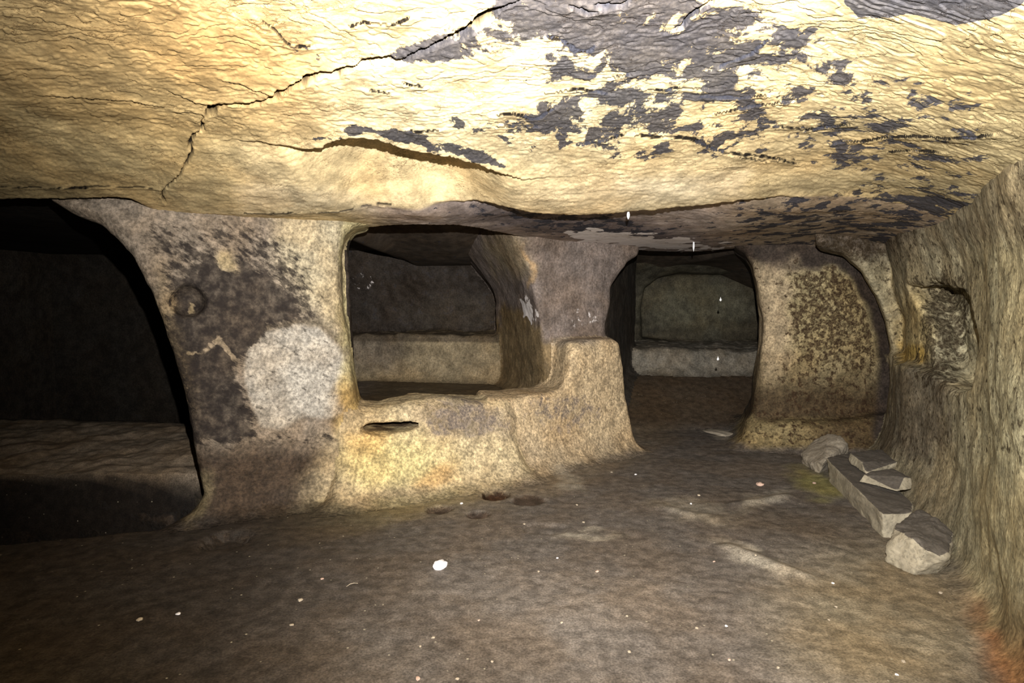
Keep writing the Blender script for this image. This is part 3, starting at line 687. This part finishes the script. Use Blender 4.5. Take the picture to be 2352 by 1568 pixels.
def tag(o, label=None, cat=None, group=None, kind=None):
    for k, v in (('label', label), ('category', cat), ('group', group), ('kind', kind)):
        if v: o[k] = v
    return o
def sheet(name, s, yy, W, zf, mat, kind, down):
    S, Y = np.meshgrid(s, yy, indexing='ij'); X = S * W(Y)
    Z = zf(X.ravel(), Y.ravel()); V = np.stack([X.ravel(), Y.ravel(), Z], 1)
    a, b = S.shape; i = np.arange((a - 1) * b).reshape(a - 1, b)[:, :-1].ravel()
    Q = np.stack([i, i + b, i + b + 1, i + 1], 1)
    if down: Q = Q[:, ::-1]
    return mesh_obj(name, V, Q, mat, paint(kind, V))
def near(y): return np.maximum(y, 0.9)
dense = np.linspace(-.86, .86, 1150)
sg = np.concatenate([np.linspace(-6, -.9, 40), dense, np.linspace(.9, 3.5, 25)])
yg = np.concatenate([np.linspace(-2.2, .82, 30), 1 / np.linspace(1 / .85, 1 / 3.9, 620), np.linspace(3.91, 9.6, 260)])
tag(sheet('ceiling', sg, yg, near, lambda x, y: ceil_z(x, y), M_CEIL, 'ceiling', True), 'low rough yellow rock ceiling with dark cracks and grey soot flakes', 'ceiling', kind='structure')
sf = np.concatenate([np.linspace(-6, -.9, 60), np.linspace(-.86, .86, 640), np.linspace(.9, 3.5, 25)])
yf = np.concatenate([np.linspace(-2.2, 1.2, 24), 1 / np.linspace(1 / 1.25, 1 / 9.6, 620)])
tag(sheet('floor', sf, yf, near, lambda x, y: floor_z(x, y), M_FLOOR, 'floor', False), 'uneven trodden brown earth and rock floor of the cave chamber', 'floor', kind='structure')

V, Q = polygonise()
fv = fields(*V.T)
names = SOLIDS[1:]
F_ = np.stack([fv[k] for k in names]); lab = F_.argmin(0)
isfl = (V[:, 2] - floor_z(V[:, 0], V[:, 1])) < 0.004
above = V[:, 2] > ceil_z(V[:, 0], V[:, 1], False) + 0.06
keep = ~(isfl[Q].all(1)) & ~(above[Q].all(1))
bd_ = (V[:, 0] < LO[0] + 2 * H) | (V[:, 0] > HI[0] - 2 * H) | (V[:, 1] > HI[1] - 2 * H)
keep &= ~(bd_[Q].all(1))
Q = Q[keep]
face_lab = np.sort(lab[Q], 1)[:, 1]
INFO = {
    'left_pillar': ('pillar', M_PILLAR, 'broad smoke-blackened rock pillar with a pale round plaster patch', 'pillar', 'structure'),
    'parapet': ('parapet', M_PARA, 'low pale yellow rock parapet below the window-like opening', 'parapet', None),
    'stub': ('rock_block', M_PARA, 'pale waist-high rock block at the parapet end beside the doorway', 'block', None),
    'mid_pillar': ('pillar', M_INNER, 'grey-brown rock pillar between the window opening and the doorway', 'pillar', 'structure'),
    'right_pillar': ('pillar', M_SPECK, 'speckled brown and yellow curved pillar right of the doorway', 'pillar', 'structure'),
    'right_wall': ('wall_right', M_WALL, 'green-tinged chiselled rock wall with a small niche', 'wall', 'structure'),
    'partition': ('wall_partition', M_INNER, 'dark rock partition running back behind the blackened pillar', 'wall', 'structure'),
    'back_window': ('wall_back', M_INNER, 'dark sooty back wall seen through the window opening', 'wall', 'structure'),
    'bench_window': ('burial_bench', M_INNER, 'brown rock-cut bench at the back of the chamber behind the parapet', 'bench', None),
    'back_door': ('wall_back', M_INNER, 'grey-green back wall with a wide rounded recess beyond the doorway', 'wall', 'structure'),
    'bench_door': ('burial_bench', M_INNER, 'low grey rock-cut bench in the chamber beyond the doorway', 'bench', None),
}
for i, k in enumerate(names):
    q = Q[face_lab == i]
    if len(q) < 20: continue
    used, inv = np.unique(q, return_inverse=True)
    nm, mat, label, cat, kind = INFO[k]
    P = V[used]
    if k in ('parapet', 'stub', 'left_pillar', 'right_pillar', 'right_wall'):
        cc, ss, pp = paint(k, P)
        # foot of the rock takes the floor's earth
        fc, fs, fp = paint('floor', P); hgt = P[:, 2] - floor_z(P[:, 0], P[:, 1]) + .03 * fbm(P[:, 0] * 9, P[:, 1] * 9, P[:, 2] * 9, 3, 5)
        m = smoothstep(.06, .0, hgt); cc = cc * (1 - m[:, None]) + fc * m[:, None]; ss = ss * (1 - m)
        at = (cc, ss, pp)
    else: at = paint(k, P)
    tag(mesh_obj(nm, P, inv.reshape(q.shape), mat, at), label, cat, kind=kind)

# plain far and rear walls of the cave (mostly out of sight)
def rough_wall(name, a, b, label, colour):
    a, b = np.array(a, float), np.array(b, float); L = np.linalg.norm(b - a); nx, nz_ = int(L / .08), 34
    t, z = np.meshgrid(np.linspace(0, 1, nx), np.linspace(-.9, 2.1, nz_), indexing='ij')
    X = a[0] + (b[0] - a[0]) * t; Y = a[1] + (b[1] - a[1]) * t; n = np.array([-(b - a)[1], (b - a)[0]]) / L
    d = .10 * fbm(X * 1.2, Y * 1.2, z * 1.2, 4, 401); X = X + n[0] * d; Y = Y + n[1] * d
    V = np.stack([X.ravel(), Y.ravel(), z.ravel()], 1); i = np.arange((nx - 1) * nz_).reshape(nx - 1, nz_)[:, :-1].ravel()
    c = np.tile(np.array(colour), (len(V), 1)); zz = np.zeros(len(V))
    return tag(mesh_obj(name, V, np.stack([i, i + nz_, i + nz_ + 1, i + 1], 1), M_INNER, (c, zz + .2, zz)), label, 'wall', kind='structure')
rough_wall('wall_far', (-6.5, 7.6), (-2.6, 7.9), 'black rock wall deep inside the left chamber', (.03, .025, .02))
rough_wall('wall_left', (-5.2, -2.2), (-5.6, 8), 'dark rock wall on the far left side', (.06, .05, .04))
rough_wall('wall_rear', (-5.5, -2.0), (1.6, -2.0), 'rock wall behind the viewer', (.30, .23, .13))
rough_wall('wall_side', (1.25, -2.1), (1.26, 1.0), 'near stretch of rock wall to the right of the viewer', (.30, .25, .14))

# ------------------------------------------------------------------ loose stones
def stone_material(name, side, top, topsharp=True, spots=.5):
    m = bpy.data.materials.new(name); m.use_nodes = True; nt = m.node_tree; L = nt.links.new; bs = nt.nodes['Principled BSDF']
    tc = N(nt, 'ShaderNodeTexCoord'); ta = N(nt, 'ShaderNodeAttribute'); ta.attribute_name = 'soot'
    a = N(nt, 'ShaderNodeTexNoise'); a.inputs['Scale'].default_value = 14; a.inputs['Detail'].default_value = 7; L(tc.outputs['Object'], a.inputs[0])
    b = N(nt, 'ShaderNodeTexNoise'); b.inputs['Scale'].default_value = 70; b.inputs['Detail'].default_value = 4; L(tc.outputs['Object'], b.inputs[0])
    c1 = mixc(nt, ramp_n(nt, a.outputs[0], .35, .65), tuple(k * .72 for k in side), side)
    c1 = mixc(nt, math_n(nt, 'MULTIPLY', ramp_n(nt, b.outputs[0], .52, .36), spots), c1, tuple(k * .45 for k in side))
    c2 = mixc(nt, ramp_n(nt, b.outputs[0], .35, .65), tuple(k * .7 for k in top), top)
    f = ramp_n(nt, math_n(nt, 'ADD', ta.outputs['Fac'], math_n(nt, 'MULTIPLY_ADD', a.outputs[0], .5, -.25)), .40, .60)
    L(mixc(nt, f, c1, c2), bs.inputs['Base Color']); bs.inputs['Roughness'].default_value = .8
    bp = N(nt, 'ShaderNodeBump'); bp.inputs['Strength'].default_value = .6; bp.inputs['Distance'].default_value = .01
    L(math_n(nt, 'ADD', a.outputs[0], math_n(nt, 'MULTIPLY', b.outputs[0], .3)), bp.inputs['Height']); L(bp.outputs[0], bs.inputs['Normal'])
    return m
import bmesh
def hull_stone(name, pts, mat, rough=.008, bevel=.015, seed=1, cuts=4, freq=10, topz=.75):
    bm = bmesh.new(); c = np.mean(pts, 0); base = min(p[2] for p in pts)
    org = np.array([c[0], c[1], base])
    for p in pts: bm.verts.new(Vector(p - org))
    bmesh.ops.convex_hull(bm, input=bm.verts[:])
    bmesh.ops.delete(bm, geom=[v for v in bm.verts if not v.link_faces], context='VERTS')
    bmesh.ops.dissolve_limit(bm, angle_limit=.12, verts=bm.verts[:], edges=bm.edges[:])
    if bevel: bmesh.ops.bevel(bm, geom=bm.edges[:], offset=bevel, segments=2, affect='EDGES', profile=.6, clamp_overlap=True)
    bmesh.ops.triangulate(bm, faces=bm.faces[:])
    for _ in range(cuts):
        e = [q for q in bm.edges if q.calc_length() > .016]
        if not e or len(bm.verts) > 14000: break
        bmesh.ops.subdivide_edges(bm, edges=e, cuts=1); bmesh.ops.triangulate(bm, faces=bm.faces[:])
    bm.normal_update()
    P = np.array([v.co[:] for v in bm.verts]); Nn = np.array([v.normal[:] for v in bm.verts])
    top = smoothstep(topz - .15, topz + .15, Nn[:, 2])
    d = rough * (1.6 * fbm(P[:, 0] * freq + seed, P[:, 1] * freq, P[:, 2] * freq, 4, seed) + .5 * fbm(P[:, 0] * 45, P[:, 1] * 45, P[:, 2] * 45, 2, seed + 3))
    P = P + Nn * d[:, None]
    T = [[v.index for v in f.verts] for f in bm.faces]; bm.verts.index_update()
    T = np.array([[v.index for v in f.verts] for f in bm.faces]); bm.free()
    o = mesh_obj(name, P, T, mat, (np.tile([.5, .5, .5], (len(P), 1)), top, top * 0)); o.location = org
    return o
S_PALE = stone_material('pale_limestone', (.36, .31, .24), (.36, .31, .24), spots=.35)
S_BLOCK = stone_material('grey_topped_limestone', (.36, .315, .23), (.10, .085, .07))
S_WHITE = stone_material('white_stone', (.85, .82, .84), (.85, .82, .84), spots=.1)
def PZ(u, v, z): return at_z(u, v, z)
def down(p, z=-.02): q = np.array(p, float); q[2] = z; return q
# long block lying along the wall
A = PZ(2030, 1232, 0); B = PZ(1905, 1105, 0)
tA = PZ(2026, 1180, .125); tB = PZ(1898, 1052, .14); tC = PZ(2092, 1178, .125); tD = PZ(2098, 1155, .125); tE = PZ(1985, 1042, .14); tF = PZ(1925, 1042, .14)
blk = hull_stone('stone_block', [down(A), down(B), tA, tB, tC, tD, tE, tF, down(tC), down(tD), down(tE)], S_BLOCK, .009, .012, 3)
tag(blk, 'long flat-topped grey stone block lying along the right wall', 'stone', 'loose stones by the right wall')
# slab on the block
z0 = .145
slab = hull_stone('stone_slab', [PZ(1950, 1062, z0), PZ(1990, 1090, z0), PZ(2070, 1075, z0), PZ(2010, 1045, z0), PZ(1952, 1040, .20), PZ(1978, 1058, .20), PZ(2062, 1062, .19), PZ(2022, 1030, .20)], S_BLOCK, .008, .012, 9, topz=.8)
tag(slab, 'grey rough slab resting on the far half of the long block', 'stone', 'loose stones by the right wall')
chip = hull_stone('stone_slab', [PZ(1972, 1106, z0), PZ(2062, 1128, z0), PZ(2094, 1122, z0), PZ(2060, 1095, z0), PZ(1990, 1096, z0), PZ(1984, 1088, .19), PZ(2004, 1080, .20), PZ(2050, 1074, .21), PZ(2076, 1096, .20), PZ(2092, 1098, .19)], S_BLOCK, .006, .006, 14, topz=.8)
tag(chip, 'thin wedge-shaped stone with pale front edge on the long block', 'stone', 'loose stones by the right wall')
# pale boulder at the far end
pb = hull_stone('boulder', [down(PZ(1842, 1060, 0)), down(PZ(1880, 1085, 0)), down(PZ(1935, 1062, 0)), PZ(1840, 1042, .05), PZ(1872, 1008, .14), PZ(1903, 996, .20), PZ(1930, 1002, .20), PZ(1944, 1018, .17), PZ(1950, 1034, .12),
                         PZ(1895, 1058, .12), PZ(1856, 1062, .05), down(PZ(1930, 1044, 0)), PZ(1925, 1052, .10)], S_PALE, .010, .02, 21)
tag(pb, 'pale rounded boulder at the far end of the stones, by the speckled pillar', 'stone', 'loose stones by the right wall')
# near stone with dark top and lumpy pale front
ns = hull_stone('boulder', [down(PZ(2036, 1288, 0)), down(PZ(2095, 1312, 0)), down(PZ(2150, 1310, 0)), PZ(2036, 1258, .06), PZ(2062, 1224, .13), PZ(2092, 1232, .15), PZ(2130, 1262, .13), PZ(2172, 1280, .10),
                           PZ(2110, 1165, .16), PZ(2150, 1185, .16), PZ(2194, 1225, .12), PZ(2052, 1210, .14), down(PZ(2185, 1290, 0)), down(PZ(2190, 1240, 0))], S_BLOCK, .012, .012, 33, topz=.72)
tag(ns, 'broken boulder with dark sloping top and pale front, nearest the viewer', 'stone', 'loose stones by the right wall')

# ------------------------------------------------------------------ small stones on the floor
def pebble(name, u, v, w_px, mat, label, cat='pebble', group=None, flat=.55, seed=0, asp=.8, rot=0.0):
    p = at_z(u, v, 0); 
    for _ in range(8): p = at_z(u, v, float(floor_z(np.array([p[0]]), np.array([p[1]]))[0]))
    r = w_px / 2 / F * p[1]
    bm = bmesh.new(); bmesh.ops.create_icosphere(bm, subdivisions=3, radius=1)
    P = np.array([q.co[:] for q in bm.verts]); T = np.array([[q.index for q in f.verts] for f in bm.faces]); bm.free()
    d = 1 + .28 * vnoise(P[:, 0] * 1.6 + seed * 3.7, P[:, 1] * 1.6, P[:, 2] * 1.6, seed) + .06 * vnoise(P[:, 0] * 6, P[:, 1] * 6, P[:, 2] * 6, seed)
    P = P * d[:, None] * np.array([1, asp, flat]) * r
    o = mesh_obj(name, P, T, mat, (np.tile([.5] * 3, (len(P), 1)), np.zeros(len(P)), np.zeros(len(P))))
    o.location = (p[0], p[1], p[2] + r * flat * .62); o.rotation_euler = (0, 0, rot)
    return tag(o, label, cat, group)
pebble('pebble', 1011, 1303, 32, S_WHITE, 'bright white rounded pebble alone on the dark floor', seed=2, flat=.7, asp=1.0)
S_TAN = stone_material('tan_chip', (.42, .35, .26), (.42, .35, .26), spots=.2)
S_PINK = stone_material('pinkish_chip', (.55, .38, .30), (.55, .38, .30), spots=.2)
pebble('flat_stone', 1652, 996, 44, S_PALE, 'flat pale stone lying on the floor in front of the doorway', 'stone', flat=.22, asp=2.2, seed=5, rot=.4)
pebble('pebble', 1746, 1114, 17, S_PINK, 'pinkish pebble on the floor left of the loose stones', seed=6)
pebble('pebble', 1548, 866, 8, S_WHITE, 'small white pebble on the dark floor inside the doorway', seed=7)
pebble('pebble', 1520, 892, 7, S_PINK, 'tiny warm-coloured pebble inside the doorway, nearer the block', seed=8)
chips = [(690, 1379, 12), (409, 1411, 11), (321, 1424, 15), (670, 1436, 10), (740, 1330, 8), (1204, 1204, 7), (1280, 1282, 6), (1325, 1160, 6), (1340, 1200, 7), (1372, 1313, 9), (1237, 1313, 7), (1060, 1157, 8), (995, 1465, 9),
         (1440, 1415, 7), (1100, 1425, 6), (1050, 1560, 10), (1913, 1340, 7), (1920, 1394, 7), (1904, 1424, 6), (1675, 1516, 9), (1787, 1534, 9), (1668, 1438, 8), (2160, 1362, 9), (1600, 1443, 8), (1870, 1110, 8), (1605, 1138, 8), (1587, 1157, 6),
         (1445, 1498, 9), (1735, 1275, 7), (1640, 1290, 6), (965, 1485, 7), (1460, 1090, 6), (1405, 1085, 6), (1130, 1520, 7), (960, 1560, 14), (1290, 1430, 7), (2060, 1550, 8), (2075, 1520, 10)]
random.seed(4)
mats = [S_TAN, S_WHITE, S_TAN, S_TAN, S_PINK]
for i, (u, v, wpx) in enumerate(chips):
    pebble('pebble', u, v, wpx, mats[i % 5], 'tiny stone chip scattered on the trodden floor', group='tiny stone chips scattered over the floor', seed=20 + i, rot=random.random() * 3)

# twig
def tube(name, pts, r, mat):
    bm = bmesh.new(); rings = []
    for i, p in enumerate(pts):
        a = np.array(pts[max(i - 1, 0)]); b = np.array(pts[min(i + 1, len(pts) - 1)]); t = Vector(b - a).normalized(); q = t.to_track_quat('Z', 'Y')
        rr = r * (1 - .6 * abs(i / (len(pts) - 1) - .4)); rings.append([bm.verts.new(Vector(p) + q @ Vector((rr * math.cos(k * math.pi / 3), rr * math.sin(k * math.pi / 3), 0))) for k in range(6)])
    for a, b in zip(rings, rings[1:]):
        for k in range(6): bm.faces.new((a[k], a[(k + 1) % 6], b[(k + 1) % 6], b[k]))
    bm.faces.new(rings[0]); bm.faces.new(rings[-1][::-1])
    me = bpy.data.meshes.new(name); bm.to_mesh(me); bm.free(); me.materials.append(mat); o = bpy.data.objects.new(name, me); COL.objects.link(o); return o
tw = []
for u, v in [(796, 1352), (804, 1347), (813, 1345), (822, 1346)]:
    p = at_z(u, v, 0); tw.append((p[0], p[1], float(floor_z(p[:1], p[1:2])[0]) + .003))
tag(tube('twig', tw, .0018, S_TAN), 'tiny pale curved twig on the dark floor left of the white pebble', 'twig')

# water drops at the ceiling edge and in mid fall
wm = bpy.data.materials.new('water'); wm.use_nodes = True; b_ = wm.node_tree.nodes['Principled BSDF']
b_.inputs['Base Color'].default_value = (.95, .97, 1, 1); b_.inputs['Roughness'].default_value = .12; b_.inputs['Transmission Weight'].default_value = .35; b_.inputs['IOR'].default_value = 1.33
def drop(u, v0, v1, y, label, rpx=3.0, hang=False):
    top, bot = at_y(u, v0, y), at_y(u, v1, y); n = 12; pts = []
    L_ = top[2] - bot[2]; R = rpx / F * y; V_, Fc = [], []
    for i in range(n + 1):
        t = i / n; r = R * (math.sin(math.pi * min(1, t ** 1.8)) * .9 + .12 * (1 - t)) if t < 1 else 0.0002
        for k in range(8): V_.append((r * math.cos(k * math.pi / 4), r * math.sin(k * math.pi / 4), L_ * (1 - t)))
    for i in range(n):
        for k in range(8): Fc.append((i * 8 + k, (i + 1) * 8 + k, (i + 1) * 8 + (k + 1) % 8, i * 8 + (k + 1) % 8))
    o = mesh_obj('water_drop', np.array(V_), np.array(Fc), wm); o.location = bot; return tag(o, label, 'water drop', 'dripping water drops')
drop(1443, 474, 504, 3.45, 'long bright water drop hanging from the ceiling edge', 4)
drop(1593, 538, 578, 5.0, 'thin water drop streak at the lintel above the doorway', 2.6)
drop(1655, 682, 692, 4.6, 'tiny water drop falling in front of the doorway recess', 3)
drop(1649, 818, 828, 4.4, 'lowest water drop falling in front of the doorway bench', 3)
